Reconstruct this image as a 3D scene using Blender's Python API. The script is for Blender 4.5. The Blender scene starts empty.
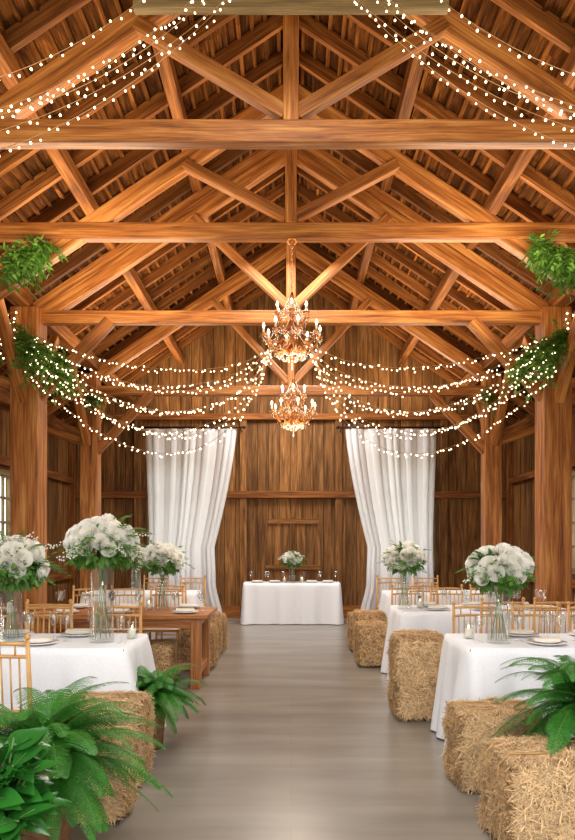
import bpy, math, random
from mathutils import Vector, Matrix, noise
random.seed(7)
R_=random.random
def U(a,b): return a+(b-a)*random.random()
V=Vector
scene=bpy.context.scene
APEX=6.9; SL=0.68; WX=4.4; Y0=-1.2; Y1=14.0
def roofz(x): return APEX-SL*abs(x)

# ------------------------------------------------------------ materials
def newmat(name):
    m=bpy.data.materials.new(name); m.use_nodes=True
    nt=m.node_tree; b=nt.nodes['Principled BSDF']; return m,nt,b
def srgb(r,g,b):
    f=lambda c:(c/255/12.92) if c/255<=0.04045 else ((c/255+0.055)/1.055)**2.4
    return (f(r),f(g),f(b),1)
def ramp(nt,stops):
    n=nt.nodes.new('ShaderNodeValToRGB'); e=n.color_ramp.elements
    while len(e)<len(stops): e.new(0.5)
    for i,(p,c) in enumerate(stops): e[i].position=p; e[i].color=c
    return n
def wood(name,dark,mid,light,rough=0.55,su=1.0,sv=13.0,isl=0.35,bump=0.25,spec=0.35):
    m,nt,b=newmat(name); N=nt.nodes; L=nt.links
    b.inputs['Specular IOR Level'].default_value=spec
    uv=N.new('ShaderNodeTexCoord'); mp=N.new('ShaderNodeMapping'); mp.inputs['Scale'].default_value=(su,sv,1)
    L.new(uv.outputs['UV'],mp.inputs['Vector'])
    n1=N.new('ShaderNodeTexNoise'); n1.inputs['Scale'].default_value=1.3; n1.inputs['Detail'].default_value=6; n1.inputs['Roughness'].default_value=0.62; n1.inputs['Distortion'].default_value=0.6
    L.new(mp.outputs['Vector'],n1.inputs['Vector'])
    mp2=N.new('ShaderNodeMapping'); mp2.inputs['Scale'].default_value=(su*3,sv*7,1); L.new(uv.outputs['UV'],mp2.inputs['Vector'])
    n2=N.new('ShaderNodeTexNoise'); n2.inputs['Scale'].default_value=1.0; n2.inputs['Detail'].default_value=3; L.new(mp2.outputs['Vector'],n2.inputs['Vector'])
    mix=N.new('ShaderNodeMath'); mix.operation='MULTIPLY_ADD'; mix.inputs[1].default_value=0.35
    L.new(n2.outputs['Fac'],mix.inputs[0]); 
    mm=N.new('ShaderNodeMath'); mm.operation='MULTIPLY'; mm.inputs[1].default_value=0.68; L.new(n1.outputs['Fac'],mm.inputs[0]); L.new(mm.outputs[0],mix.inputs[2])
    r=ramp(nt,[(0.36,dark),(0.52,mid),(0.66,light)]); L.new(mix.outputs[0],r.inputs['Fac'])
    g=N.new('ShaderNodeNewGeometry'); mr=N.new('ShaderNodeMapRange'); mr.inputs['To Min'].default_value=1-isl; mr.inputs['To Max'].default_value=1+isl
    L.new(g.outputs['Random Per Island'],mr.inputs['Value'])
    h=N.new('ShaderNodeHueSaturation'); L.new(mr.outputs[0],h.inputs['Value']); L.new(r.outputs['Color'],h.inputs['Color'])
    L.new(h.outputs['Color'],b.inputs['Base Color']); b.inputs['Roughness'].default_value=rough
    bp=N.new('ShaderNodeBump'); bp.inputs['Strength'].default_value=bump; bp.inputs['Distance'].default_value=0.01
    L.new(mix.outputs[0],bp.inputs['Height']); L.new(bp.outputs['Normal'],b.inputs['Normal'])
    return m
M_beam=wood('honey_timber',srgb(94,50,18),srgb(166,100,44),srgb(206,146,78),0.52,0.8,11,0.16,0.35)
M_rafter=wood('rafter_timber',srgb(70,38,14),srgb(126,74,32),srgb(170,110,54),0.65,0.8,14,0.3,.3,.2)
M_deck=wood('roof_deck_wood',srgb(38,19,7),srgb(84,47,18),srgb(128,78,34),0.9,1.4,12,0.45,.3,.08)
M_batten=wood('roof_batten_wood',srgb(54,29,10),srgb(104,60,24),srgb(144,90,40),0.9,1.4,14,0.4,.3,.08)
M_wall=wood('barn_board',srgb(62,38,17),srgb(118,78,40),srgb(156,110,62),0.7,0.9,11,0.32,.3,.2)
M_grey=wood('weathered_board',srgb(100,82,54),srgb(138,116,80),srgb(168,146,106),0.7,0.8,12,0.05)
M_table=wood('farm_table_wood',srgb(112,62,28),srgb(168,106,56),srgb(206,150,92),0.42,0.8,14,0.1)
M_chair=wood('chair_wood',srgb(160,112,58),srgb(204,154,92),srgb(232,188,126),0.35,2,20,0.08,0.05)

def plain(name,col,rough=0.5,metal=0,isl=0,spec=None,noise_amt=0,scale=20):
    m,nt,b=newmat(name); b.inputs['Base Color'].default_value=col; b.inputs['Roughness'].default_value=rough; b.inputs['Metallic'].default_value=metal
    N=nt.nodes;L=nt.links
    src=None
    if noise_amt:
        tc=N.new('ShaderNodeTexCoord'); n=N.new('ShaderNodeTexNoise'); n.inputs['Scale'].default_value=scale; n.inputs['Detail'].default_value=4
        L.new(tc.outputs['Object'],n.inputs['Vector'])
        d=tuple(c*(1-noise_amt) for c in col[:3])+(1,); l=tuple(min(1,c*(1+noise_amt)) for c in col[:3])+(1,)
        r=ramp(nt,[(0.3,d),(0.7,l)]); L.new(n.outputs['Fac'],r.inputs['Fac']); src=r.outputs['Color']; L.new(src,b.inputs['Base Color'])
    if isl:
        g=N.new('ShaderNodeNewGeometry'); mr=N.new('ShaderNodeMapRange'); mr.inputs['To Min'].default_value=1-isl; mr.inputs['To Max'].default_value=1+isl
        L.new(g.outputs['Random Per Island'],mr.inputs['Value'])
        h=N.new('ShaderNodeHueSaturation'); h.inputs['Color'].default_value=col; L.new(mr.outputs[0],h.inputs['Value'])
        if src: L.new(src,h.inputs['Color'])
        L.new(h.outputs['Color'],b.inputs['Base Color'])
    return m
M_straw=plain('straw',srgb(216,182,136),0.85,isl=0.42)
M_strawcore=plain('straw_core',srgb(150,112,68),0.9,noise_amt=0.4,scale=40)
M_twine=plain('twine',srgb(190,150,90),0.9,noise_amt=0.2)
M_cloth=plain('white_linen',srgb(234,236,240),0.85,noise_amt=0.03,scale=60)
M_china=plain('white_china',srgb(245,243,240),0.15,noise_amt=0.01)
M_napkin=plain('cream_napkin',srgb(232,222,205),0.8,noise_amt=0.04)
M_wax=plain('candle_wax',srgb(248,240,222),0.5,noise_amt=0.02)
M_gold=plain('aged_gold',srgb(196,124,60),0.3,metal=0.85,noise_amt=0.2)
M_dark=plain('dark_iron',srgb(46,36,28),0.45,metal=0.6,noise_amt=0.2)
M_wire=plain('light_wire',srgb(170,130,86),0.5,noise_amt=0.1)
def leafmat(name,c,rough=0.45,isl=0.4,tr=0.25,tc=None):
    m=plain(name,c,rough,isl=isl); nt=m.node_tree; N=nt.nodes; L=nt.links
    b=N['Principled BSDF']; out=N['Material Output']
    t=N.new('ShaderNodeBsdfTranslucent'); t.inputs['Color'].default_value=tc or (c[0]*1.3,c[1]*1.5,c[2]*0.7,1)
    mx=N.new('ShaderNodeMixShader'); mx.inputs[0].default_value=tr
    L.new(b.outputs[0],mx.inputs[1]); L.new(t.outputs[0],mx.inputs[2]); L.new(mx.outputs[0],out.inputs['Surface']); return m
M_petal=leafmat('rose_petal',(0.98,0.965,0.92,1),0.6,0.03,0.4,(0.98,0.96,0.90,1))
M_fern=leafmat('fern_green',srgb(62,130,42),0.5,0.4)
M_leaf=leafmat('glossy_leaf',srgb(44,108,38),0.25,0.35,0.15)
M_bq=leafmat('bouquet_leaf',srgb(82,124,50),0.5,0.4)
M_garl=leafmat('garland_leaf',srgb(96,136,50),0.5,0.45)
M_stem=plain('green_stem',srgb(90,124,56),0.5,isl=0.2)
M_pot=plain('woven_pot',srgb(120,84,52),0.8,noise_amt=0.35,scale=30)
def glass(name,tint,gl=0.12,k=0.6):
    m,nt,b=newmat(name); N=nt.nodes; L=nt.links; N.remove(b); out=N['Material Output']
    t=N.new('ShaderNodeBsdfTransparent'); t.inputs['Color'].default_value=tint
    g=N.new('ShaderNodeBsdfGlossy'); g.inputs['Roughness'].default_value=0.03
    fr=N.new('ShaderNodeLayerWeight'); fr.inputs['Blend'].default_value=0.12
    ma=N.new('ShaderNodeMath'); ma.operation='MULTIPLY_ADD'; ma.inputs[1].default_value=k; ma.inputs[2].default_value=gl; ma.use_clamp=True
    pw_=N.new('ShaderNodeMath'); pw_.operation='POWER'; pw_.inputs[1].default_value=2.0; L.new(fr.outputs['Facing'],pw_.inputs[0]); L.new(pw_.outputs[0],ma.inputs[0])
    mx=N.new('ShaderNodeMixShader'); L.new(ma.outputs[0],mx.inputs[0]); L.new(t.outputs[0],mx.inputs[1]); L.new(g.outputs[0],mx.inputs[2]); L.new(mx.outputs[0],out.inputs['Surface']); return m
M_glass=glass('clear_glass',(0.98,0.99,0.985,1),0.08,0.8)
M_crystal=glass('amber_crystal',(0.98,0.84,0.64,1),0.4)
M_pane=glass('window_glass',(0.97,0.98,0.98,1),0.02,0.3)
def emis(name,c,s):
    m,nt,b=newmat(name); b.inputs['Base Color'].default_value=c; b.inputs['Emission Color'].default_value=c; b.inputs['Emission Strength'].default_value=s; return m
M_bulb=emis('warm_bulb',(1,0.80,0.52,1),5)
M_flame=emis('candle_bulb',(1,0.76,0.45,1),16)
# sheer curtain
m,nt,b=newmat('sheer_curtain'); N=nt.nodes; L=nt.links; out=N['Material Output']
b.inputs['Base Color'].default_value=srgb(240,241,243); b.inputs['Roughness'].default_value=0.9
tc=N.new('ShaderNodeTexCoord'); wv=N.new('ShaderNodeTexNoise'); wv.inputs['Scale'].default_value=300; L.new(tc.outputs['UV'],wv.inputs['Vector'])
bp=N.new('ShaderNodeBump'); bp.inputs['Strength'].default_value=0.05; L.new(wv.outputs['Fac'],bp.inputs['Height']); L.new(bp.outputs['Normal'],b.inputs['Normal'])
t=N.new('ShaderNodeBsdfTranslucent'); t.inputs['Color'].default_value=(0.93,0.94,0.96,1)
mx=N.new('ShaderNodeMixShader'); mx.inputs[0].default_value=0.35; L.new(b.outputs[0],mx.inputs[1]); L.new(t.outputs[0],mx.inputs[2]); L.new(mx.outputs[0],out.inputs['Surface'])
M_curt=m
# floor
m,nt,b=newmat('polished_floor'); N=nt.nodes; L=nt.links
tc=N.new('ShaderNodeTexCoord'); mp=N.new('ShaderNodeMapping'); mp.inputs['Scale'].default_value=(0.5,2.2,1); L.new(tc.outputs['Object'],mp.inputs['Vector'])
n1=N.new('ShaderNodeTexNoise'); n1.inputs['Scale'].default_value=1.5; n1.inputs['Detail'].default_value=5; n1.inputs['Roughness'].default_value=0.5; L.new(mp.outputs[0],n1.inputs['Vector'])
r=ramp(nt,[(0.25,srgb(120,113,104)),(0.52,srgb(136,129,119)),(0.78,srgb(152,145,135))]); L.new(n1.outputs['Fac'],r.inputs['Fac'])
br=N.new('ShaderNodeTexBrick'); br.inputs['Scale'].default_value=1; br.inputs['Mortar Size'].default_value=0.004; br.inputs['Brick Width'].default_value=2.4; br.inputs['Row Height'].default_value=0.3
br.inputs['Color1'].default_value=(1,1,1,1); br.inputs['Color2'].default_value=(0.9,0.9,0.9,1); br.inputs['Mortar'].default_value=(0.82,0.81,0.8,1); L.new(tc.outputs['Object'],br.inputs['Vector'])
mm=N.new('ShaderNodeMix'); mm.data_type='RGBA'; mm.blend_type='MULTIPLY'; mm.inputs[0].default_value=0.6
L.new(r.outputs['Color'],mm.inputs[6]); L.new(br.outputs['Color'],mm.inputs[7]); L.new(mm.outputs[2],b.inputs['Base Color'])
b.inputs['Roughness'].default_value=0.27
M_floor=m
m=plain('grass_ground',srgb(150,150,110),0.9,noise_amt=0.3,scale=2); M_ground=m

# ------------------------------------------------------------ mesh builder
def basis(d,up=V((0,0,1))):
    d=d.normalized(); s=d.cross(up)
    if s.length<1e-4: s=d.cross(V((0,1,0)))
    s.normalize(); n=s.cross(d).normalized(); return d,s,n
class MB:
    def __init__(s): s.v=[];s.f=[];s.uv=[];s.m=[];s.sm=[]
    def face(s,idx,uv=None,m=0,sm=False):
        s.f.append(idx); s.uv.append(uv or [(0,0)]*len(idx)); s.m.append(m); s.sm.append(sm)
    def hexa(s,P,m=0,L=1.0,w=.1,h=.1):
        o=len(s.v); s.v+= [tuple(p) for p in P]
        uo=U(0,40); vo=U(0,40); per=[0,w,w+h,2*w+h,2*w+2*h]
        for k in range(4):
            a=k;b_=(k+1)%4
            s.face([o+a,o+b_,o+4+b_,o+4+a],[(uo,vo+per[k]),(uo,vo+per[k+1]),(uo+L,vo+per[k+1]),(uo+L,vo+per[k])],m)
        s.face([o+3,o+2,o+1,o],[(uo,vo+h),(uo+w*.1,vo+h),(uo+w*.1,vo),(uo,vo)],m)
        s.face([o+4,o+5,o+6,o+7],[(uo,vo),(uo+w*.1,vo),(uo+w*.1,vo+h),(uo,vo+h)],m)
    def beam(s,p0,p1,w,h,m=0,up=V((0,0,1))):
        p0=V(p0);p1=V(p1); d,sd,n=basis(p1-p0,up)
        P=[]
        for p in (p0,p1):
            P+=[p-sd*w/2-n*h/2,p+sd*w/2-n*h/2,p+sd*w/2+n*h/2,p-sd*w/2+n*h/2]
        s.hexa(P,m,(p1-p0).length,w,h)
    def box(s,c,sz,m=0):
        c=V(c); ax=max(range(3),key=lambda i:sz[i]); e=V((0,0,0)); e[ax]=sz[ax]/2
        if ax==2: s.beam(c-e,c+e,sz[0],sz[1],m,V((0,1,0)))
        elif ax==0: s.beam(c-e,c+e,sz[1],sz[2],m)
        else: s.beam(c-e,c+e,sz[0],sz[2],m)
    def tube(s,pts,rad,seg=6,m=0,cap=True,sm=True):
        pts=[V(p) for p in pts]; n=len(pts)
        if not hasattr(rad,'__len__'): rad=[rad]*n
        o=len(s.v); ref=None; ln=0
        uo=U(0,30)
        for i,p in enumerate(pts):
            d=(pts[min(i+1,n-1)]-pts[max(i-1,0)]).normalized()
            if ref is None: _,a,b_=basis(d)
            else:
                a=(ref-d*ref.dot(d)).normalized(); b_=a.cross(d)
            ref=a; 
            for k in range(seg):
                t=2*math.pi*k/seg; s.v.append(tuple(p+(a*math.cos(t)+b_*math.sin(t))*rad[i]))
        for i in range(n-1):
            l2=ln+(pts[i+1]-pts[i]).length
            for k in range(seg):
                k2=(k+1)%seg
                s.face([o+i*seg+k,o+i*seg+k2,o+(i+1)*seg+k2,o+(i+1)*seg+k],[(uo+ln,k*.02),(uo+ln,k*.02+.02),(uo+l2,k*.02+.02),(uo+l2,k*.02)],m,sm)
            ln=l2
        if cap:
            s.face([o+k for k in range(seg)][::-1],None,m); s.face([o+(n-1)*seg+k for k in range(seg)],None,m)
    def lathe(s,prof,seg=16,c=(0,0,0),m=0,sm=True):
        o=len(s.v); c=V(c)
        for r,z in prof:
            for k in range(seg):
                t=2*math.pi*k/seg; s.v.append((c.x+r*math.cos(t),c.y+r*math.sin(t),c.z+z))
        for i in range(len(prof)-1):
            for k in range(seg):
                k2=(k+1)%seg
                s.face([o+i*seg+k,o+i*seg+k2,o+(i+1)*seg+k2,o+(i+1)*seg+k],None,m,sm)
    def grid(s,pts,nu,nv,m=0,sm=True,uv=None):
        o=len(s.v); s.v+=[tuple(p) for p in pts]
        for j in range(nv-1):
            for i in range(nu-1):
                a=o+j*nu+i
                s.face([a,a+1,a+nu+1,a+nu],[(i/nu,j/nv),((i+1)/nu,j/nv),((i+1)/nu,(j+1)/nv),(i/nu,(j+1)/nv)],m,sm)
    def octa(s,c,r,m=0,rz=None):
        c=V(c); rz=rz or r; o=len(s.v)
        s.v+=[tuple(c+V(d)) for d in [(r,0,0),(0,r,0),(-r,0,0),(0,-r,0),(0,0,rz),(0,0,-rz)]]
        for k in range(4):
            s.face([o+k,o+(k+1)%4,o+4],None,m,True); s.face([o+(k+1)%4,o+k,o+5],None,m,True)
    def leaf(s,base,d,nrm,L,W,m=0,droop=0.2,fold=0.2,seg=5,pw=0.8):
        d=d.normalized(); sd=d.cross(nrm)
        if sd.length<1e-4: sd=V((1,0,0))
        sd.normalize(); n=sd.cross(d).normalized()
        o=len(s.v)
        for i in range(seg+1):
            t=i/seg; w=W*.5*math.sin(math.pi*min(1,max(0.02,t**pw)))
            if i==seg: w=0.0005
            c=base+d*(L*t)-n*(droop*L*t*t)
            s.v+=[tuple(c-sd*w+n*fold*w),tuple(c),tuple(c+sd*w+n*fold*w)]
        for i in range(seg):
            a=o+3*i
            s.face([a,a+1,a+4,a+3],None,m,True); s.face([a+1,a+2,a+5,a+4],None,m,True)
    def quadleaf(s,base,d,sd,L,W,m=0):
        o=len(s.v); s.v+=[tuple(base),tuple(base+d*L*.45+sd*W*.5),tuple(base+d*L),tuple(base+d*L*.45-sd*W*.5)]
        s.face([o,o+1,o+2,o+3],None,m)
    def mesh(s,name,mats):
        me=bpy.data.meshes.new(name); me.from_pydata(s.v,[],s.f)
        uvl=me.uv_layers.new(name='UVMap'); flat=[]
        for u in s.uv:
            for a in u: flat+=a
        uvl.data.foreach_set('uv',flat)
        for mt in mats: me.materials.append(mt)
        me.polygons.foreach_set('material_index',s.m); me.polygons.foreach_set('use_smooth',s.sm); me.update(); return me
    def obj(s,name,mats,loc=(0,0,0),rz=0,parent=None):
        return addobj(name,s.mesh(name,mats),loc,rz,parent)
def addobj(name,me,loc=(0,0,0),rz=0,parent=None):
    o=bpy.data.objects.new(name,me); scene.collection.objects.link(o); o.location=loc; o.rotation_euler=(0,0,rz)
    if parent: o.parent=parent
    return o
def empty(name,loc=(0,0,0),rz=0):
    return addobj(name,None,loc,rz)
def bevel(o,w=0.012):
    md=o.modifiers.new('bevel','BEVEL'); md.width=w; md.segments=2; md.limit_method='ANGLE'; md.angle_limit=0.9

# ------------------------------------------------------------ shell
mb=MB(); mb.box((0,(Y0+Y1)/2,-.05),(2*WX+.2,Y1-Y0+.2,.1)); mb.obj('floor',[M_floor])
mb=MB(); mb.box((0,6,-.16),(120,120,.1)); mb.obj('ground',[M_ground])  # unseen plane outside, added to bounce daylight into the barn
pw=0.22
def prism(mb,x0,x1,y0,y1,z0,za,zb,m=0):
    P=[(x0,y0,z0),(x1,y0,z0),(x1,y1,z0),(x0,y1,z0),(x0,y0,za),(x1,y0,zb),(x1,y1,zb),(x0,y1,za)]
    mb.hexa([V(p) for p in P],m,max(za,zb)-z0,abs(x1-x0),abs(y1-y0))
mb=MB(); n=40
for k in range(n):
    x0=-WX+k*pw; x1=x0+pw-0.010; th=U(0,.02)
    win=(7<=k<13) or (27<=k<33)
    za=roofz(x0)-.01; zb=roofz(x1)-.01
    if win:
        prism(mb,x0,x1,14-th,14.08,0,0.95,0.95); prism(mb,x0,x1,14-th,14.08,3.1,za,zb)
        prism(mb,x0,x0+pw,14.081,14.1,0,0.95,0.95); prism(mb,x0,x0+pw,14.081,14.1,3.1,za,zb)
    else:
        prism(mb,x0,x1,14-th,14.08,0,za,zb); prism(mb,x0,x0+pw,14.081,14.1,0,za,zb)
mb.obj('wall_back',[M_wall])
mb=MB()
mb.box((0,13.93,2.45),(8.7,.1,.14)); mb.box((0,13.94,.12),(8.7,.06,.24)); mb.box((0,13.93,4.0),(8.7,.1,.12))
o=mb.obj('trim_1',[M_rafter]); bevel(o)
mb=MB()
for x in (-4.3,-3.05,-.95,.95,3.05,4.3):
    mb.box((x,13.95,2.0),(.14,.08,4.0))
o=mb.obj('trim_2',[M_wall]); bevel(o)
mb=MB()
for k in range(7):
    x=-.44+.16*k; mb.box((x,13.965,.98),(.157,.02,1.94))
mb.box((.03,13.94,1.0),(.09,.035,2.0))
mb.box((.04,13.938,1.92),(1.0,.04,.1)); mb.box((.04,13.938,1.0),(1.1,.035,.09))
o=mb.obj('door_1',[M_wall]); bevel(o,.006)
wn=[0]
def window(c,axis,w,h):
    wn[0]+=1; mb=MB(); c=V(c)
    def bx(du,dz,su,sz,t=.08,m=0):
        if axis=='x': mb.box(c+V((du,0,dz)),(su,t,sz),m)
        else: mb.box(c+V((0,du,dz)),(t,su,sz),m)
    f=.09
    bx(0,h/2,w+f,f,.14); bx(0,-h/2,w+f,f,.16); bx(-w/2,0,f,h,.14); bx(w/2,0,f,h,.14)
    bx(0,0,.045,h-f,.05)
    for q in (-.25,0.0,.25): bx(0,q*h,w-f,.035,.045)
    for q in (-.25,.25): bx(q*w,0,.03,h-f,.045)
    bx(0,0,w-f,h-f,.006,1)
    mb.obj('window_%d'%wn[0],[M_grey,M_pane])
window((-2.2,14.03,2.025),'x',1.26,2.1); window((2.2,14.03,2.025),'x',1.26,2.1)
WINY=[0.7,3.1,5.6,8.1,10.45]  # only the farthest shows; nearer ones are unseen, added to let daylight in
for sgn,nm in ((-1,'left'),(1,'right')):
    mb=MB(); y=Y0; pwid=.2; top=roofz(WX)-.02
    while y<Y1-.01:
        yc=y+pwid/2; th=U(0,.018)
        segs=[(0,top)]
        for w in WINY:
            if abs(yc-w)<.65: segs=[(0,1.05),(2.55,top)]
        for a,b_ in segs:
          for X0,X1,gp in ((sgn*(WX-th),sgn*(WX+.08),.008),(sgn*(WX+.081),sgn*(WX+.1),0)):
            P=[V(p) for p in [(X0,y,a),(X0,y+pwid-gp,a),(X1,y+pwid-gp,a),(X1,y,a),(X0,y,b_),(X0,y+pwid-gp,b_),(X1,y+pwid-gp,b_),(X1,y,b_)]]
            if sgn>0: P=P[:4][::-1]+P[4:][::-1]
            mb.hexa(P,0,b_-a,pwid,.08)
        y+=pwid
    mb.obj('wall_'+nm,[M_wall])
    for w in WINY: window((sgn*(WX+.03),w,1.8),'y',1.25,1.5)
    mb=MB(); mb.box((sgn*(WX-.05),6.4,2.72),(.1,15,.14)); mb.box((sgn*(WX-.05),6.4,.85),(.1,15,.12)); mb.box((sgn*(WX-.04),6.4,.12),(.06,15.2,.22))
    for yy in (2,4.4,6.9,9.3,11.6,13.9): mb.box((sgn*(WX-.06),yy,1.9),(.12,.16,3.8))
    o=mb.obj('baseboard_'+nm,[M_rafter]); bevel(o)

# ------------------------------------------------------------ roof
mb=MB()
for sgn in (-1,1):
    nb=26; W=WX+.5
    for k in range(nb):
        xa=W*k/nb; xb=W*(k+1)/nb
        e=U(0,.01); ys=Y0-.3-U(0,2)
        while ys<Y1+.15:
            ye=min(Y1+.15,ys+U(1.6,3)); P=[]
            for y in (max(ys,Y0-.3),max(ye,Y0-.2)):
                ring=[V((sgn*xa,y,roofz(xa)+e)),V((sgn*xb,y,roofz(xb)+e+.008)),V((sgn*xb,y,roofz(xb)+.06)),V((sgn*xa,y,roofz(xa)+.06))]
                if sgn<0: ring=ring[::-1]
                P+=ring
            mb.hexa(P,0,ye-ys,.2,.05); ys=ye
mb.obj('ceiling',[M_deck])
mb=MB()
y=Y0
while y<Y1+.1:
    for sgn in (-1,1):
        mb.beam((0,y,roofz(0)-.09),(sgn*(WX+.3),y,roofz(WX+.3)-.09),.055,.14)
    y+=.55
mb.obj('roof_rafters',[M_rafter])
mb=MB()
for sgn in (-1,1):
    for k in range(1,34):
        x=.13*k; ys=Y0
        while ys<Y1:
            ye=min(Y1,ys+U(2,3.5)); mb.beam((sgn*x,ys,roofz(x)-.012),(sgn*x,ye,roofz(x)-.012),.04,.03); ys=ye
mb.obj('roof_battens',[M_batten])
mb=MB()
mb.box((0,(Y0+Y1)/2,APEX-.2),(.12,Y1-Y0,.26))
for sgn in (-1,1):
    for x,w,h in ((1.15,.12,.16),(2.2,.12,.16)):
        mb.beam((sgn*x,Y0,roofz(x)-.25),(sgn*x,Y1,roofz(x)-.25),w,h)
    mb.beam((sgn*3.25,Y0,roofz(3.25)-.26),(sgn*3.25,Y1,roofz(3.25)-.26),.18,.2)
    mb.beam((sgn*(WX-.1),Y0,roofz(WX)-.26),(sgn*(WX-.1),Y1,roofz(WX)-.26),.16,.2)
o=mb.obj('roof_purlins',[M_rafter]); bevel(o)

TR=[(5.2,4.50,6.15,.17,3.25,.28,1.15,False),(6.9,4.53,5.97,.16,3.25,.28,1.05,False),
    (8.6,4.24,6.35,.16,3.22,.34,1.2,True),(11.6,4.0,6.45,.16,3.32,.28,1.3,True)]
for i,(y,tz,az,th,px,pww,sx,upper) in enumerate(TR):
    mb=MB()
    mb.box((0,y,tz),(2*px-.02,.11,th))
    mb.box((0,y,(tz+APEX-.3)/2+.04),(.115,.13,APEX-.36-tz))
    for sgn in (-1,1):
        ex=WX-.12
        mb.beam((0,y+.02,az-.05),(sgn*ex,y+.02,az-SL*ex),.12,.17)
        rz=az-SL*sx
        mb.beam((sgn*.04,y-.01,tz+.14),(sgn*sx,y-.01,rz-.06),.09,.11)
        if upper:
            mb.beam((0,y+.03,APEX-.42),(sgn*(px+.1),y+.03,roofz(px+.1)-.42),.12,.15)
            kb=.95
            mb.beam((sgn*(px-.1),y,tz-1.0),(sgn*(px-kb-.05),y,tz-.04),.12,.14)
    o=mb.obj('roof_truss',[M_beam]); bevel(o)
    for sgn in (-1,1):
        mb=MB(); top=roofz(px)-.38 
        mb.box((sgn*px,y,top/2),(pww,pww,top))
        mb.box((sgn*px,y,.1),(pww+.06,pww+.06,.2))
        if y>8:
            mb.beam((sgn*(px+.02),y-.1,top-1.15),(sgn*(px+.02),y-1.0,top-.05),.12,.13)
            mb.beam((sgn*(px+.02),y+.1,top-1.15),(sgn*(px+.02),y+1.0,top-.05),.12,.13)
        if y<12: mb.beam((sgn*(px+.1),y,tz-.85),(sgn*(WX-.1),y,tz-.05-.5),.12,.13)
        o=mb.obj('timber_post',[M_beam]); bevel(o,.015)
mb=MB(); mb.box((0,4.98,5.33),(2.24,.08,.17)); o=mb.obj('weathered_collar_beam',[M_grey]); bevel(o)

# ------------------------------------------------------------ curtains
def lerpk(keys,t):
    for (a,va),(b_,vb) in zip(keys,keys[1:]):
        if t<=b_:
            q=(t-a)/(b_-a); q=q*q*(3-2*q); return va+(vb-va)*q
    return keys[-1][1]
def curtain(sgn):
    mb=MB(); nu=181; nv=46; pts=[]
    inner=[(0,1.02),(.62,1.46),(.8,1.44),(1,1.30)]
    outer=[(0,2.78),(.6,2.72),(1,2.76)]
    for j in range(nv):
        t=j/(nv-1); z=3.68-(3.66)*t
        a=lerpk(inner,t); b_=lerpk(outer,t)
        if t<.62: a=1.02+.44*(t/.62)**1.35
        for i in range(nu):
            u=i/(nu-1)
            x=a+(b_-a)*u
            amp=.04*(.6+.7*t*(1-.3*t))*(.6+.5*math.sin(u*13+1))
            ph=u*2*math.pi*14+1.3*math.sin(u*9)+.25*math.sin(t*2+u*5)
            y=13.45+amp*math.sin(ph)+.03*math.sin(ph*.37+t)
            x+= .02*math.cos(ph)
            pts.append((sgn*x,y,z))
    mb.grid(pts,nu,nv)
    mb.obj('curtain',[M_curt])
    mb=MB(); mb.tube([(sgn*.9,13.45,3.71),(sgn*2.9,13.45,3.71)],.018,10)
    for x in (.9,2.9):
        mb.lathe([(0,-.035),(.03,-.02),(.035,0),(.03,.02),(0,.035)],10,(sgn*x,13.45,3.71))
    for x in (.98,2.82): mb.tube([(sgn*x,13.45,3.71),(sgn*x,13.95,3.71),(sgn*x,13.96,3.62)],.012,8)
    mb.obj('curtain_rod',[M_dark])
curtain(-1); curtain(1)

# ------------------------------------------------------------ tablecloth tables
def cloth_table(name,x0,x1,y0,y1,h=.755,flare=.1,wave=.03,seed=0):
    rnd=random.Random(seed); mb=MB()
    cx=(x0+x1)/2; cy=(y0+y1)/2; hx=(x1-x0)/2; hy=(y1-y0)/2; r=.05
    per=[]; step=.035
    def arc(ax,ay,a0):
        for k in range(6):
            a=a0+math.pi/2*k/5; per.append((ax+r*math.cos(a),ay+r*math.sin(a),math.cos(a),math.sin(a),1.0))
    def line(p,q,nx,ny):
        L=math.dist(p,q); n=int(L/step)
        for k in range(1,n): 
            t=k/n; e=min(t,1-t)*L; per.append((p[0]+(q[0]-p[0])*t,p[1]+(q[1]-p[1])*t,nx,ny,max(0,1-e/.2)))
    arc(hx-r,hy-r,0); line((hx-r,hy),(-hx+r,hy),0,1); arc(-hx+r,hy-r,math.pi/2); line((-hx,hy-r),(-hx,-hy+r),-1,0)
    arc(-hx+r,-hy+r,math.pi); line((-hx+r,-hy),(hx-r,-hy),0,-1); arc(hx-r,-hy+r,1.5*math.pi); line((hx,-hy+r),(hx,hy-r),1,0)
    n=len(per); o=len(mb.v); nz=14
    ph=rnd.uniform(0,6)
    for j in range(nz+1):
        t=j/nz
        for i,(x,y,nx,ny,c) in enumerate(per):
            s=i*.0350
            w=wave*t**.8*(math.sin(s*15+ph+1.5*math.sin(s*2.3))+.5*math.sin(s*31+2*ph))
            d=.012*min(1,t*8)+flare*t*(.45+.75*c)+w
            z=h-(h-.012)*t
            if j==0: z=h
            mb.v.append((x+nx*d,y+ny*d,z))
    for j in range(nz):
        for i in range(n):
            i2=(i+1)%n; mb.face([o+j*n+i2,o+j*n+i,o+(j+1)*n+i,o+(j+1)*n+i2],None,0,True)
    mb.face([o+i for i in range(n)],None,0)
    root=empty(name,(cx,cy,0)); mb.obj('tablecloth',[M_cloth],parent=root)
    mb=MB(); mb.box((0,0,h-.03),(2*hx-.02,2*hy-.02,.04))
    for a in (-1,1):
        for b_ in (-1,1): mb.box((a*(hx-.1),b_*(hy-.1),(h-.05)/2),(.06,.06,h-.05))
    mb.obj('table_frame',[M_table],parent=root); return root
cloth_table('banquet_table',1.20,3.0,4.72,5.5,seed=1,wave=.035)
cloth_table('banquet_table',-2.95,-1.12,4.72,5.5,seed=2,wave=.035)
cloth_table('banquet_table',1.15,3.0,7.3,8.1,seed=3,wave=.035)
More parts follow.
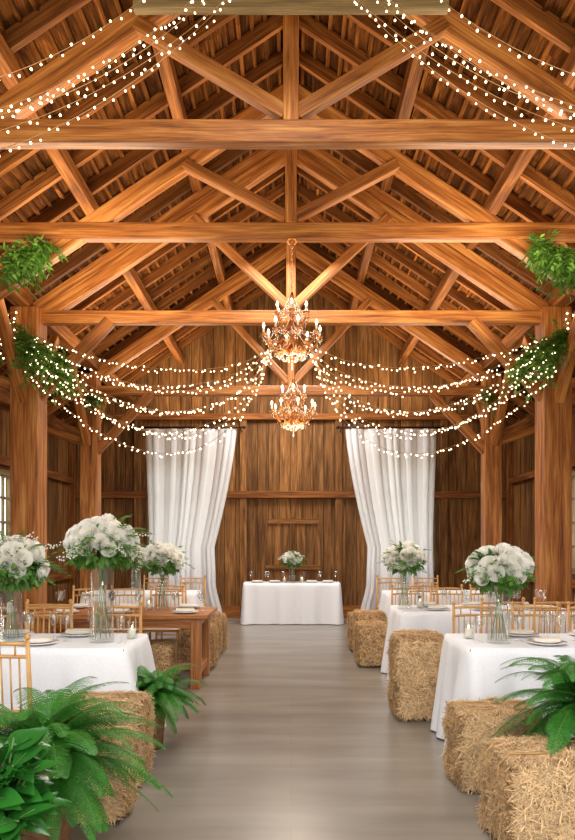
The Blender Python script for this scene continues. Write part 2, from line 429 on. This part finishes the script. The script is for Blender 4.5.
cloth_table('banquet_table',1.4,3.0,10.0,10.8,seed=5)
cloth_table('banquet_table',-3.0,-1.4,10.0,10.8,seed=6)
cloth_table('head_table',-.87,.9,12.75,13.3,seed=4,flare=.05,wave=.028)
mb=MB()
for k in range(5): mb.box((-1.75,7.0+.09+.18*k,.73),(1.84,.176,.045))
mb.box((-1.75,7.09,.655),(1.6,.035,.1)); mb.box((-1.75,7.81,.655),(1.6,.035,.1))
for x in (-2.56,-.96):
    mb.box((x,7.45,.655),(.035,.7,.1)); mb.box((x,7.45,.16),(.07,.7,.08))
    for y in (7.09,7.81): mb.box((x,y,.353),(.1,.1,.706))
mb.box((-1.75,7.45,.16),(1.6,.08,.07))
o=mb.obj('farm_table',[M_table]); bevel(o,.006)

# ------------------------------------------------------------ hay bales
def bale_mesh(sx,sy,sz,seed,nst=2600):
    rnd=random.Random(seed); mb=MB()
    def surf(face,u,v):
        a={0:(1,0,0),1:(-1,0,0),2:(0,1,0),3:(0,-1,0),4:(0,0,1)}[face]
        n=V(a)
        if face<2: p=V((a[0],u,v)); 
        elif face<4: p=V((u,a[1],v))
        else: p=V((u,v,1))
        q=V((p.x,p.y,p.z)); 
        k=(abs(q.x)**8+abs(q.y)**8+abs(q.z)**8)**(1/8); q=q/k*1.0
        pos=V((q.x*sx/2,q.y*sy/2,(q.z+1)*sz/2))
        k2=(.03*noise.noise(pos*8+V((seed,0,0)))+.012*noise.noise(pos*22+V((0,seed,0))))
        c=V((pos.x,pos.y,pos.z-sz/2)).normalized()
        pos+= c*k2
        return pos,n
    for f in range(5):
        nn=18; pts=[]
        for j in range(nn):
            for i in range(nn): pts.append(surf(f,-1+2*i/(nn-1),-1+2*j/(nn-1))[0])
        mb.grid(pts,nn,nn,0)
    areas=[sy*sz,sy*sz,sx*sz,sx*sz,sx*sy]
    for k in range(nst):
        f=rnd.choices(range(5),areas)[0]
        p,n=surf(f,rnd.uniform(-1,1),rnd.uniform(-1,1))
        if p.z<.03: continue
        t=V((rnd.gauss(0,1),rnd.gauss(0,1),rnd.gauss(0,.8))); t=t-n*t.dot(n); 
        if t.length<.01: continue
        t.normalize(); d=(t+n*rnd.uniform(-.05,.5)).normalized()
        L=rnd.uniform(.03,.1); w=rnd.uniform(.001,.0024); sd=d.cross(n+V((rnd.gauss(0,.3),0,.01))).normalized()
        b0=p-d*L*.4+n*.004; c=n*.006
        o=len(mb.v); mb.v+=[tuple(b0-sd*w),tuple(b0+sd*w),tuple(b0+d*L*.5+sd*w+c),tuple(b0+d*L*.5-sd*w+c),tuple(b0+d*L+sd*w-V((0,0,.01))),tuple(b0+d*L-sd*w-V((0,0,.01)))]
        for vv in range(o,o+6):
            if mb.v[vv][2]<.004: mb.v[vv]=(mb.v[vv][0],mb.v[vv][1],.004)
        mb.face([o,o+1,o+2,o+3],None,1); mb.face([o+3,o+2,o+4,o+5],None,1)
    for q in (-.22,.22):
        y=q*sy
        e=.009
        mb.tube([(-sx/2-e,y,.02),(-sx/2-e,y,sz*.9),(-sx/2*.9,y,sz+e),(sx/2*.9,y,sz+e),(sx/2+e,y,sz*.9),(sx/2+e,y,.02)],.004,5,2)
    return mb.mesh('hay_bale',[M_strawcore,M_straw,M_twine])
BM={}
def bale(x,y,z,sx,sy,sz,rz=0,n=3600):
    key=(sx,sy,sz,n)
    if key not in BM: BM[key]=bale_mesh(sx,sy,sz,len(BM)+3,n)
    return addobj('hay_bale',BM[key],(x,y,z),rz)
bale(1.42,3.44,0,.86,.46,.45,.03,19000)
bale(1.24,4.28,0,.5,.42,.46,0,12000)
bale(1.08,5.98,0,.42,.52,.69,0,12000)
bale(.99,8.5,0,.38,.5,.5,0,3500); bale(1.02,9.1,0,.38,.5,.58,0,3500); bale(1.0,9.7,0,.38,.5,.5,0,3500)
bale(-1.12,3.82,0,.48,.4,.42,0,13000)
bale(-1.17,4.34,0,.54,.4,.5,0,13000)
bale(-1.5,7.45,0,.55,.4,.42,0,4600)
bale(-1.09,8.3,0,.38,.5,.5,0,3500); bale(-1.11,8.95,0,.38,.5,.58,0,3500); bale(-1.09,9.55,0,.38,.5,.5,0,3500)

# ------------------------------------------------------------ ferns / plants
def frond(mb,base,az,L,e0,e1,lp,rnd,steps=26):
    p=V(base); h=V((math.cos(az),math.sin(az),0)); pts=[p.copy()]; tans=[]
    for i in range(steps):
        t=i/steps; e=e0+(e1-e0)*t**1.1
        d=h*math.cos(e)+V((0,0,math.sin(e))); p=p+d*(L/steps); pts.append(p.copy()); tans.append(d)
    mb.tube(pts[::2]+[pts[-1]],[.0035*(1-.8*k/(len(pts[::2]))) for k in range(len(pts[::2])+1)],4,1)
    side=h.cross(V((0,0,1))).normalized(); tw=rnd.uniform(-.35,.35)
    for i in range(3,steps+1):
        d=tans[min(i,steps-1)]; up=side.cross(d).normalized()
        if up.z<0: up=-up
        t=i/steps; l=lp*(min(1,t*4.5))*(1-t)**.65+.01
        for sg in (-1,1):
            sd=(side*sg*math.cos(tw)+up*math.sin(tw)*sg)
            pd=(sd+d*.5-V((0,0,.18))+V((rnd.gauss(0,.05),rnd.gauss(0,.05),rnd.gauss(0,.05)))).normalized()
            n=max(3,int(l/.0095)); pn=pd.cross(up).normalized(); 
            b=pts[i]
            for k in range(n):
                q=k/n; pl=(.008+.11*l)*(1-q)**.7+.002
                c=b+pd*(l*q)-up*(.25*l*q*q)
                for s2 in (-1,1):
                    dd=(pn*s2+pd*.7).normalized(); mb.quadleaf(c,dd,pd,pl,.0105)
            mb.quadleaf(b+pd*l*.9-up*.2*l,pd,pn,l*.14,.006)
def fern(name,loc,n,L,lp,seed,e=(35,85),steps=26):
    rnd=random.Random(seed); mb=MB()
    for k in range(n):
        az=6.283*(k+rnd.uniform(-.4,.4))/n
        q=rnd.random(); e0=math.radians(e[0]+(e[1]-e[0])*q); ll=L*rnd.uniform(.65,1.08)
        frond(mb,(rnd.gauss(0,.02),rnd.gauss(0,.02),0),az,ll,e0,math.radians(-25-35*(1-q)+rnd.uniform(-10,10)),lp*rnd.uniform(.75,1.1),rnd,steps)
    root=empty(name,loc); mb.obj('fronds',[M_fern,M_stem],(0,0,0),0,root)
    return root
def pot(root,h,r):
    mb=MB(); mb.lathe([(0,-h),(r*.72,-h),(r*.8,-h*.7),(r,-.02),(r*1.05,0),(r*.95,0),(r*.9,-.04),(0,-.04)],20)
    mb.obj('pot',[M_pot],(0,0,0),0,root)
f=fern('potted_fern',(-1.12,3.18,.46),100,.60,.11,11,(-10,90),steps=40); pot(f,.46,.15)
f=fern('potted_fern',(-.99,5.02,.36),80,.46,.09,12,(-10,90),steps=30); pot(f,.36,.1)
f=fern('potted_fern',(1.56,3.74,.60),96,.55,.10,13,(-30,90),steps=34); pot(f,.15,.1)
def leafy(name,loc,n,seed):
    rnd=random.Random(seed); root=empty(name,loc); mb=MB()
    for k in range(n):
        az=rnd.uniform(0,6.283); el=math.radians(rnd.uniform(20,88)); L=rnd.uniform(.2,.40)
        h=V((math.cos(az),math.sin(az),0)); top=h*math.cos(el)*L*.55+V((0,0,math.sin(el)*L*1.1))
        mid=top*.5+V((0,0,.06)); mb.tube([V((0,0,-.02)),mid,top],[.006,.005,.003],5,1)
        for j in range(3):
            a2=az+rnd.uniform(-1.2,1.2); e2=math.radians(rnd.uniform(-15,60)); d=V((math.cos(a2)*math.cos(e2),math.sin(a2)*math.cos(e2),math.sin(e2)))
            b0=mid.lerp(top,rnd.uniform(.3,1))
            nr=(V((0,0,1))+V((rnd.gauss(0,.3),-.5+rnd.gauss(0,.3),0))).normalized()
            LL=rnd.uniform(.11,.155); mb.leaf(b0,d,nr,LL,LL*rnd.uniform(.48,.6),0,rnd.uniform(.1,.35),.22,8,.85)
            mb.tube([b0,b0+d*LL*.5],.0015,4,1)
    mb.obj('foliage',[M_leaf,M_stem],(0,0,0),0,root); return root
f=leafy('potted_leafy_plant',(-1.06,2.55,.34),64,5); pot(f,.34,.13)

# ------------------------------------------------------------ flowers
def add_rose(mb,c,nrm,R,rnd,m=0):
    n,a,b_=basis(nrm,V((.3,.2,1))); c=V(c)
    ro=rnd.uniform(0,6)
    for ri,(np_,rf,hf) in enumerate(((3,.2,.5),(4,.38,.52),(5,.58,.45),(6,.78,.3),(7,.95,.1),(7,1.08,-.12))):
        for k in range(np_):
            a0=ro+ri*.7+2*math.pi*k/np_; hw=math.pi/np_*1.35; pts=[]
            for j in range(4):
                v=j/3
                for i in range(4):
                    u=-1+2*i/3
                    t=a0+u*hw*(.6+.4*v)
                    r=R*rf*(.45+.55*math.sin(v*math.pi/2))+R*.09*v**3*rf
                    z=R*(-.6+v*(hf+.6)-.1*u*u*v)
                    pts.append(c+(a*math.cos(t)+b_*math.sin(t))*r+n*z)
            mb.grid(pts,4,4,m)
def bouquet(x,y,zt,vh,vr,R,seed,rose=.055,nr=26,sprig=1.0,name='flower_arrangement'):
    rnd=random.Random(seed); root=empty(name,(x,y,zt))
    mb=MB(); mb.lathe([(0,0),(vr,0),(vr,vh),(vr-.004,vh),(vr-.004,.02),(0,.02)],28); mb.obj('glass_vase',[M_glass],(0,0,.001),0,root)
    mb=MB()
    for k in range(9):
        a=k*.7; mb.tube([(vr*.7*math.cos(a+2),vr*.7*math.sin(a+2),.03),(0.25*vr*math.cos(a),.25*vr*math.sin(a),vh*.85),(vr*1.0*math.cos(a),vr*1.0*math.sin(a),vh+R*.4)],.0024,5,0)
    mb.obj('stems',[M_stem],(0,0,0),0,root)
    mb=MB(); C=V((0,0,vh+R*.55))
    tot=int(nr*1.15)
    for k in range(tot):
        zz=1-1.3*(k+.5)/tot; r=math.sqrt(max(0,1-zz*zz)); a=k*2.39996+rnd.uniform(-.1,.1)
        d=V((r*math.cos(a),r*math.sin(a),zz))
        p=C+V((d.x*R,d.y*R,d.z*R*.8))*rnd.uniform(.96,1.1)
        if rnd.random()<.86: add_rose(mb,p,d+V((0,-.15,.1)),rose*rnd.uniform(.85,1.25),rnd,0)
    for k in range(int(nr*16)):
        zz=rnd.uniform(-.3,.98) if k%2==0 else rnd.uniform(-.85,.0); r=math.sqrt(1-zz*zz); a=rnd.uniform(0,6.283); d=V((r*math.cos(a),r*math.sin(a),zz))
        b0=C+V((d.x,d.y,d.z*.8))*R*(rnd.uniform(.6,.86) if k%2==0 else rnd.uniform(.7,.95))
        dd=(d+V((rnd.gauss(0,.5),rnd.gauss(0,.5),rnd.gauss(-.1,.5)))).normalized()
        mb.leaf(b0,dd,V((rnd.gauss(0,.4),rnd.gauss(-.3,.4),1)),rose*rnd.uniform(1.0,1.6),rose*.6,1,.3,.2,4)
    for k in range(int(26*sprig)):
        zz=rnd.uniform(-.35,.9); r=math.sqrt(1-zz*zz); a=rnd.uniform(0,6.283); d=V((r*math.cos(a),r*math.sin(a),zz))
        L=R*rnd.uniform(.45,.85)*sprig; p0=C+V((d.x,d.y,d.z*.8))*R*.8; pts=[]
        for i in range(9):
            t=i/8; pts.append(p0+d*L*t-V((0,0,.35*L*t*t)))
        mb.tube(pts,.0018,4,2)
        wf=rnd.random()<.35
        for i in range(2,9):
            for s2 in (-1,1):
                sd=d.cross(V((0,0,1))).normalized()*s2
                if wf: mb.octa(pts[i]+sd*rnd.uniform(.005,.02)+V((0,0,rnd.uniform(-.01,.02))),.0075,0)
                else: mb.leaf(pts[i],(sd+d*.7+V((0,0,rnd.uniform(-.3,.4)))).normalized(),V((0,-.4,1)),rose*rnd.uniform(.6,.9),rose*.36,1,.2,.2,3)
    mb.obj('blooms',[M_petal,M_bq,M_stem],(0,0,0),0,root)
    return root
T=.757
bouquet(-1.35,5.0,T,.57,.085,.225,1,.058,32,1.15)
bouquet(-2.0,5.0,T,.42,.08,.225,2,.058,32,1.15)
bouquet(1.47,4.95,T,.41,.08,.195,3,.055,30,.8)
bouquet(-1.36,7.4,T-.002,.43,.075,.195,4,.054,26,1.2)
bouquet(1.24,7.65,T,.43,.075,.2,5,.054,26,1.1)
bouquet(.02,12.95,T,.33,.06,.165,6,.052,22,1.0)
bouquet(-2.3,10.4,T,.4,.075,.2,7,.052,18,1.0)

# ------------------------------------------------------------ chairs
mb=MB(); w=.2
for sx in (-1,1):
    mb.tube([(sx*w,-.2,0),(sx*w,-.19,.45),(sx*(w-.005),-.235,.93)],[.013,.016,.012],8)
    mb.lathe([(0,0),(.017,.006),(.018,.015),(.01,.03),(0,.035)],8,(sx*(w-.005),-.236,.925))
    mb.tube([(sx*w,.2,0),(sx*w,.19,.44)],[.012,.016],8)
    for z in (.13,.25): mb.tube([(sx*w,-.195,z),(sx*w,.197,z)],.008,6)
    for yy in (-.06,.07): mb.tube([(sx*w,yy,.25),(sx*w,yy,.44)],.006,6)
for yy in (-.195,.197):
    for z in (.13,.25): mb.tube([(-w,yy,z),(w,yy,z)],.008,6)
for z in (.52,.83,.90): 
    yy=-.19-.045*(z-.45)/.48
    mb.tube([(-w,yy,z),(-w/2,yy-.012,z+.004),(0,yy-.016,z+.006),(w/2,yy-.012,z+.004),(w,yy,z)],.011 if z>.6 else .009,8)
for k in range(7):
    x=-w+.05*(k+1); mb.tube([(x,-.205,.52),(x,-.235,.83)],.0055,6)
for k in (-.13,-.045,.045,.13): mb.tube([(k,-.238,.83),(k,-.243,.9)],.006,6)
mb.box((0,0,.445),(.44,.42,.03))
mb.grid([(-.19+.38*i/8,-.18+.36*j/8,.462+.035*(1-abs(-1+2*i/8)**4)*(1-abs(-1+2*j/8)**4)) for j in range(9) for i in range(9)],9,9,1)
CH=mb.mesh('chiavari_chair',[M_chair,M_cloth])
def chair(x,y,rz): addobj('chiavari_chair',CH,(x,y,0),rz)
pi=math.pi
for x,y,rz in [(-1.66,4.1,0.03),(-2.16,4.15,0),
   (-2.1,5.85,pi),(-1.5,5.9,pi+.06),(-2.65,5.85,pi),
   (1.62,5.9,pi),(2.12,5.88,pi-.05),(2.62,5.88,pi),
   (2.3,4.2,0),(2.8,4.2,.1),
   (-1.53,8.4,pi),(-2.0,8.35,pi),(-2.47,8.35,pi),(-2.2,6.6,0),
   (1.47,8.6,pi),(1.95,8.55,pi),(2.45,8.55,pi),(2.0,6.85,0),(2.5,6.85,0),
   (-1.6,11.2,pi),(-2.2,11.2,pi),(1.6,11.2,pi),(2.2,11.2,pi),(-1.6,9.55,0),(1.75,9.55,0)]:
    chair(x,y,rz)

# ------------------------------------------------------------ tableware
mb=MB(); mb.lathe([(0,.001),(.034,.001),(.03,.005),(.005,.012),(.0035,.03),(.0035,.09),(.012,.1),(.034,.125),(.04,.155),(.036,.2),(.0345,.2),(.038,.155),(.032,.127),(0,.104)],18)
WG=mb.mesh('wine_glass',[M_glass])
mb=MB(); mb.lathe([(0,.004),(.06,.004),(.08,.002),(.135,.016),(.137,.02),(.08,.010),(0,.010)],28)
mb.lathe([(0,.016),(.07,.014),(.1,.024),(.102,.027),(.07,.02),(0,.02)],28,(0,0,.004))
mb.box((0,0,.034),(.18,.06,.02),1)
PL=mb.mesh('dinner_plate',[M_china,M_napkin])
mb=MB(); mb.lathe([(0,0),(.04,0),(.04,.13),(.037,.13),(.037,.006),(0,.006)],20); mb.lathe([(0,.007),(.027,.007),(.027,.07),(.004,.073),(0,.073)],16,(0,0,0),1); mb.octa((0,0,.086),.005,2,.012)
CN=mb.mesh('candle_holder',[M_glass,M_wax,M_flame])
def glassw(x,y,z=T): addobj('wine_glass',WG,(x,y,z+.001))
def setting(x,y,z,s):
    addobj('dinner_plate',PL,(x,y,z+.001)); glassw(x+.15,y+s*.16,z); glassw(x-.13,y+s*.18,z)
for x in (1.78,2.2,2.7): setting(x,4.88,T,1); 
for x in (1.75,2.25,2.7): setting(x,5.34,T,-1)
for x in (-1.76,-2.4): setting(x,4.88,T,1)
for x in (-1.62,-2.1,-2.6): setting(x,5.34,T,-1)
for x in (1.55,2.05,2.6): setting(x,7.46,T,1); setting(x,7.95,T,-1)
for x in (-1.08,-1.75,-2.3): setting(x,7.16,T-.003,1); setting(x-.05,7.75,T-.003,-1)
for x in (-.62,-.3,.38,.68): setting(x,12.9,T,1)
for x,y,z in ((1.32,5.2,T),(-1.18,5.2,T),(1.42,7.7,T),(-1.52,7.5,T-.003),(-.12,12.95,T),(.2,12.93,T)): addobj('candle_holder',CN,(x,y,z+.001))
glassw(1.34,4.98); glassw(-1.2,4.95)

# ------------------------------------------------------------ chandeliers
def chandelier(loc,chain_top,sc=1.0):
    root=empty('chandelier',loc); mb=MB(); cr=MB()
    prof=[(0,.0),(.012,.01),(.02,.03),(.008,.05),(.03,.08),(.05,.11),(.035,.14),(.016,.17),(.014,.24),(.034,.27),(.03,.3),(.012,.33),(.01,.42),(.028,.45),(.03,.47),(.01,.5),(.008,.6),(.02,.62),(.012,.66),(0,.68)]
    mb.lathe(prof,14)
    def arms(n,r,z0,z1,off):
        for k in range(n):
            a=off+2*math.pi*k/n; h=V((math.cos(a),math.sin(a),0)); pts=[]
            for i in range(11):
                t=i/10; rr=.02+(r-.02)*t; z=z0-.10*math.sin(t*math.pi*1.05)*(1-.1*t)+(z1-z0)*t**2
                pts.append(h*rr+V((0,0,z)))
            mb.tube(pts,[.011-.004*i/10 for i in range(11)],6)
            sp=[]
            for i in range(12):
                q=i/11; ang=q*4.2; rad=.045*(1-q*.7); c=h*(r*.5)+V((0,0,z0-.02)); sp.append(c+h*(rad*math.cos(ang))+V((0,0,rad*math.sin(ang))))
            mb.tube(sp,.006,5)
            e=pts[-1]
            mb.lathe([(0,-.01),(.012,-.008),(.03,.008),(.032,.012),(.012,.01),(0,.01)],12,e)
            mb.lathe([(.01,.01),(.01,.065),(0,.067)],8,e,1)
            mb.lathe([(0,.064),(.010,.074),(.012,.086),(.006,.104),(0,.118)],8,e,2)
            for i in (3,5,7,9):
                p=pts[i]; cr.octa(p-V((0,0,.035)),.008,0,.02); mb.tube([p,p-V((0,0,.018))],.001,3)
            for q in range(6):
                b=2*math.pi*q/6; p=e+V((.028*math.cos(b),.028*math.sin(b),-.012)); cr.octa(p,.006,0,.017)
            cr.octa(e-V((0,0,.04)),.009,0,.024)
            for i in range(1,14):
                t=i/14; rr=.03+(r-.03)*t; z=(z0+.22)*(1-t)+(e.z+.0)*t-.05*math.sin(math.pi*t); cr.octa(h*rr+V((0,0,z)),.008)
            a2=a+2*math.pi/n
            for i in range(1,12):
                t=i/12; h2=V((math.cos(a2),math.sin(a2),0)); p=(h*r).lerp(h2*r,t); cr.octa(p+V((0,0,e.z-.06*math.sin(math.pi*t))),.008)
                p=(h*r*.5).lerp(h2*r*.5,t); cr.octa(p+V((0,0,z0-.1-.03*math.sin(math.pi*t))),.008,0,.016)
    arms(8,.27,.18,.24,0.2); arms(6,.155,.40,.43,.5)
    for k in range(8):
        a=k*math.pi/4
        for z,r in ((.055,.05),(.03,.035),(.1,.07)): cr.octa((r*math.cos(a),r*math.sin(a),z),.009,0,.022)
        for z,r in ((.5,.05),(.53,.035)): cr.octa((r*math.cos(a),r*math.sin(a),z),.007,0,.018)
    cr.octa((0,0,-.03),.014,0,.03)
    z=.67; up=(chain_top-loc[2])/sc; k=0
    while z<up:
        ring=[]
        for i in range(9):
            t=2*math.pi*i/8; hh=V((1,0,0)) if k%2 else V((0,1,0)); ring.append(hh*.009*math.cos(t)+V((0,0,z+.014+.018*math.sin(t))))
        mb.tube(ring,.0025,4,0,False); z+=.027; k+=1
    mb.lathe([(.05,up),(.045,up-.02),(.012,up-.035),(0,up-.035)],14)
    a=mb.obj('frame',[M_gold,M_wax,M_flame],(0,0,0),0,root); b_=cr.obj('crystals',[M_crystal],(0,0,0),0,root)
    root.scale=(sc,)*3
    l=bpy.data.lights.new('chandelier_glow','POINT'); l.energy=22; l.color=(1,.80,.56); l.shadow_soft_size=.2
    lo=bpy.data.objects.new('chandelier_glow',l); scene.collection.objects.link(lo); lo.parent=root; lo.location=(0,0,-.15)
chandelier((.01,6.9,3.24),4.45,1.05); chandelier((.03,8.6,2.84),4.16,1.0)

# ------------------------------------------------------------ string lights
sl=MB()
def strand(a,b,sag,n,skew=0.0,r=.0105,jit=.01):
    a=V(a);b=V(b)
    K=28
    def P(t):
        q=t**(1+skew); return a.lerp(b,t)-V((0,0,sag*4*q*(1-q)))
    sl.tube([P(i/K) for i in range(K+1)],.0022,4,0)
    for i in range(n):
        t=(i+.5)/n; p=P(t)+V((random.gauss(0,jit),random.gauss(0,jit),-.018+random.gauss(0,jit)))
        rr=r*U(.8,1.15)
        sl.octa(p+V((0,0,.012)),.004,0); sl.lathe([(0,-rr*1.2),(rr*.8,-rr*.6),(rr,0),(rr*.7,rr*.7),(0,rr)],7,p,1)
for sgn in (-1,1):
    for (s,ez,n) in [(.40,3.96,58),(.50,3.74,60),(.60,3.92,60),(.72,3.66,62),(.80,3.84,62),(.90,3.58,64),(.98,3.74,64),(1.08,3.50,66)]:
        q=(s-.4)/.68
        strand((sgn*(.13+.09*q),6.95+.25*U(0,1),3.56-.12*q),(sgn*(3.04),8.3-.3*q,ez-.04),s-.05,n,-.3,.0084,.014)
    for (a,b,s,n) in [((.15,4.82,5.5),(3.1,4.0,3.80),.52,52),((.22,4.8,5.42),(3.1,3.9,3.66),.58,52),((.12,4.84,5.7),(3.1,4.3,4.0),.44,52),((.4,4.78,5.45),(3.1,4.4,4.2),.5,48),((.3,4.8,5.9),(3.1,3.8,4.05),.62,48),((.2,4.8,5.6),(3.1,3.6,3.95),.72,50)]:
        strand((sgn*a[0],a[1],a[2]),(sgn*b[0],b[1],b[2]),s,n,0,.0075)
    for i in range(7):
        strand((sgn*3.25,8.35,4.25-.06*i),(sgn*4.25,7.9,3.95-.07*i),.08+.03*i,14,0,.011)
sl.obj('string_lights',[M_wire,M_bulb])

# ------------------------------------------------------------ garlands
def garland(path,n,spread,seed,hang=.3):
    rnd=random.Random(seed); mb=MB(); pts=[V(p) for p in path]
    mb.tube(pts,.008,5,1)
    for k in range(n):
        t=rnd.random()*(len(pts)-1); i=int(t); c=pts[i].lerp(pts[i+1],t-i)
        d=V((rnd.gauss(0,1),rnd.gauss(0,1),rnd.gauss(-.1,.8))).normalized()
        L=spread*rnd.uniform(.4,1.0); tip=[]
        dr=hang*rnd.uniform(0,1)
        for i in range(6):
            q=i/5; tip.append(c+d*L*q-V((0,0,dr*q*q)))
        mb.tube(tip,.002,4,1)
        for i in range(1,6):
            dd=(tip[i]-tip[i-1]).normalized()
            for s2 in (-1,1):
                sd=dd.cross(V((rnd.gauss(0,.3),rnd.gauss(0,.3),1))).normalized()*s2
                mb.leaf(tip[i],(sd+dd*.8).normalized(),V((rnd.gauss(0,.5),-.6,1)).normalized(),rnd.uniform(.055,.1),.034,0,.2,.15,3)
    mb.obj('greenery_garland',[M_garl,M_stem])
for sgn in (-1,1):
    garland([(sgn*2.36,6.72,4.34),(sgn*2.52,6.7,4.24),(sgn*2.7,6.68,4.16)],130,.2,20+sgn,.2)
    garland([(sgn*3.22,8.2,3.98),(sgn*3.0,8.1,3.78),(sgn*2.8,8.15,3.66),(sgn*2.62,8.25,3.5)],140,.25,30+sgn,.32)
    garland([(sgn*3.25,11.3,3.9),(sgn*3.1,11.3,3.8)],18,.2,40+sgn,.2)

# ------------------------------------------------------------ lights
def area(name,loc,rot,size,size2,e,col):
    l=bpy.data.lights.new(name,'AREA'); l.shape='RECTANGLE'; l.size=size; l.size_y=size2; l.energy=e; l.color=col
    o=bpy.data.objects.new(name,l); scene.collection.objects.link(o); o.location=loc; o.rotation_euler=rot; return o
WARM=(1,.84,.62)
for y,e in ((3.4,36),(6.05,38),(7.75,38),(10.1,48),(12.8,48)):
    for sgn in (-1,1):
        area('added_roof_fill',(sgn*1.9,y,3.9),(math.pi,0,0),1.6,.5,e,WARM)  # added warm fill aimed up at the roof timbers; no fixture hangs here
for y,e in ((1.5,75),(3.6,55),(7.75,55),(10.1,75),(12.4,120)):
    area('added_overhead_fill',(0,y,4.9),(0,0,0),1.2,1.2,e,(1,.96,.9))  # invisible fill added overhead to brighten the room, no lamp modelled

w=bpy.data.worlds.new('World'); scene.world=w; w.use_nodes=True
bg=w.node_tree.nodes['Background']; bg.inputs[0].default_value=(.99,.99,.985,1); bg.inputs[1].default_value=2.7

# ------------------------------------------------------------ camera
cam=bpy.data.cameras.new('camera'); co=bpy.data.objects.new('camera',cam); scene.collection.objects.link(co)
co.location=(0,0,1.45); co.rotation_euler=(math.pi/2,0,0); cam.lens=30; cam.sensor_width=36; cam.shift_y=125/840; cam.shift_x=-3.5/840
cam.clip_start=.05; scene.camera=co
scene.view_settings.view_transform='Standard'
scene.view_settings.exposure=0.3
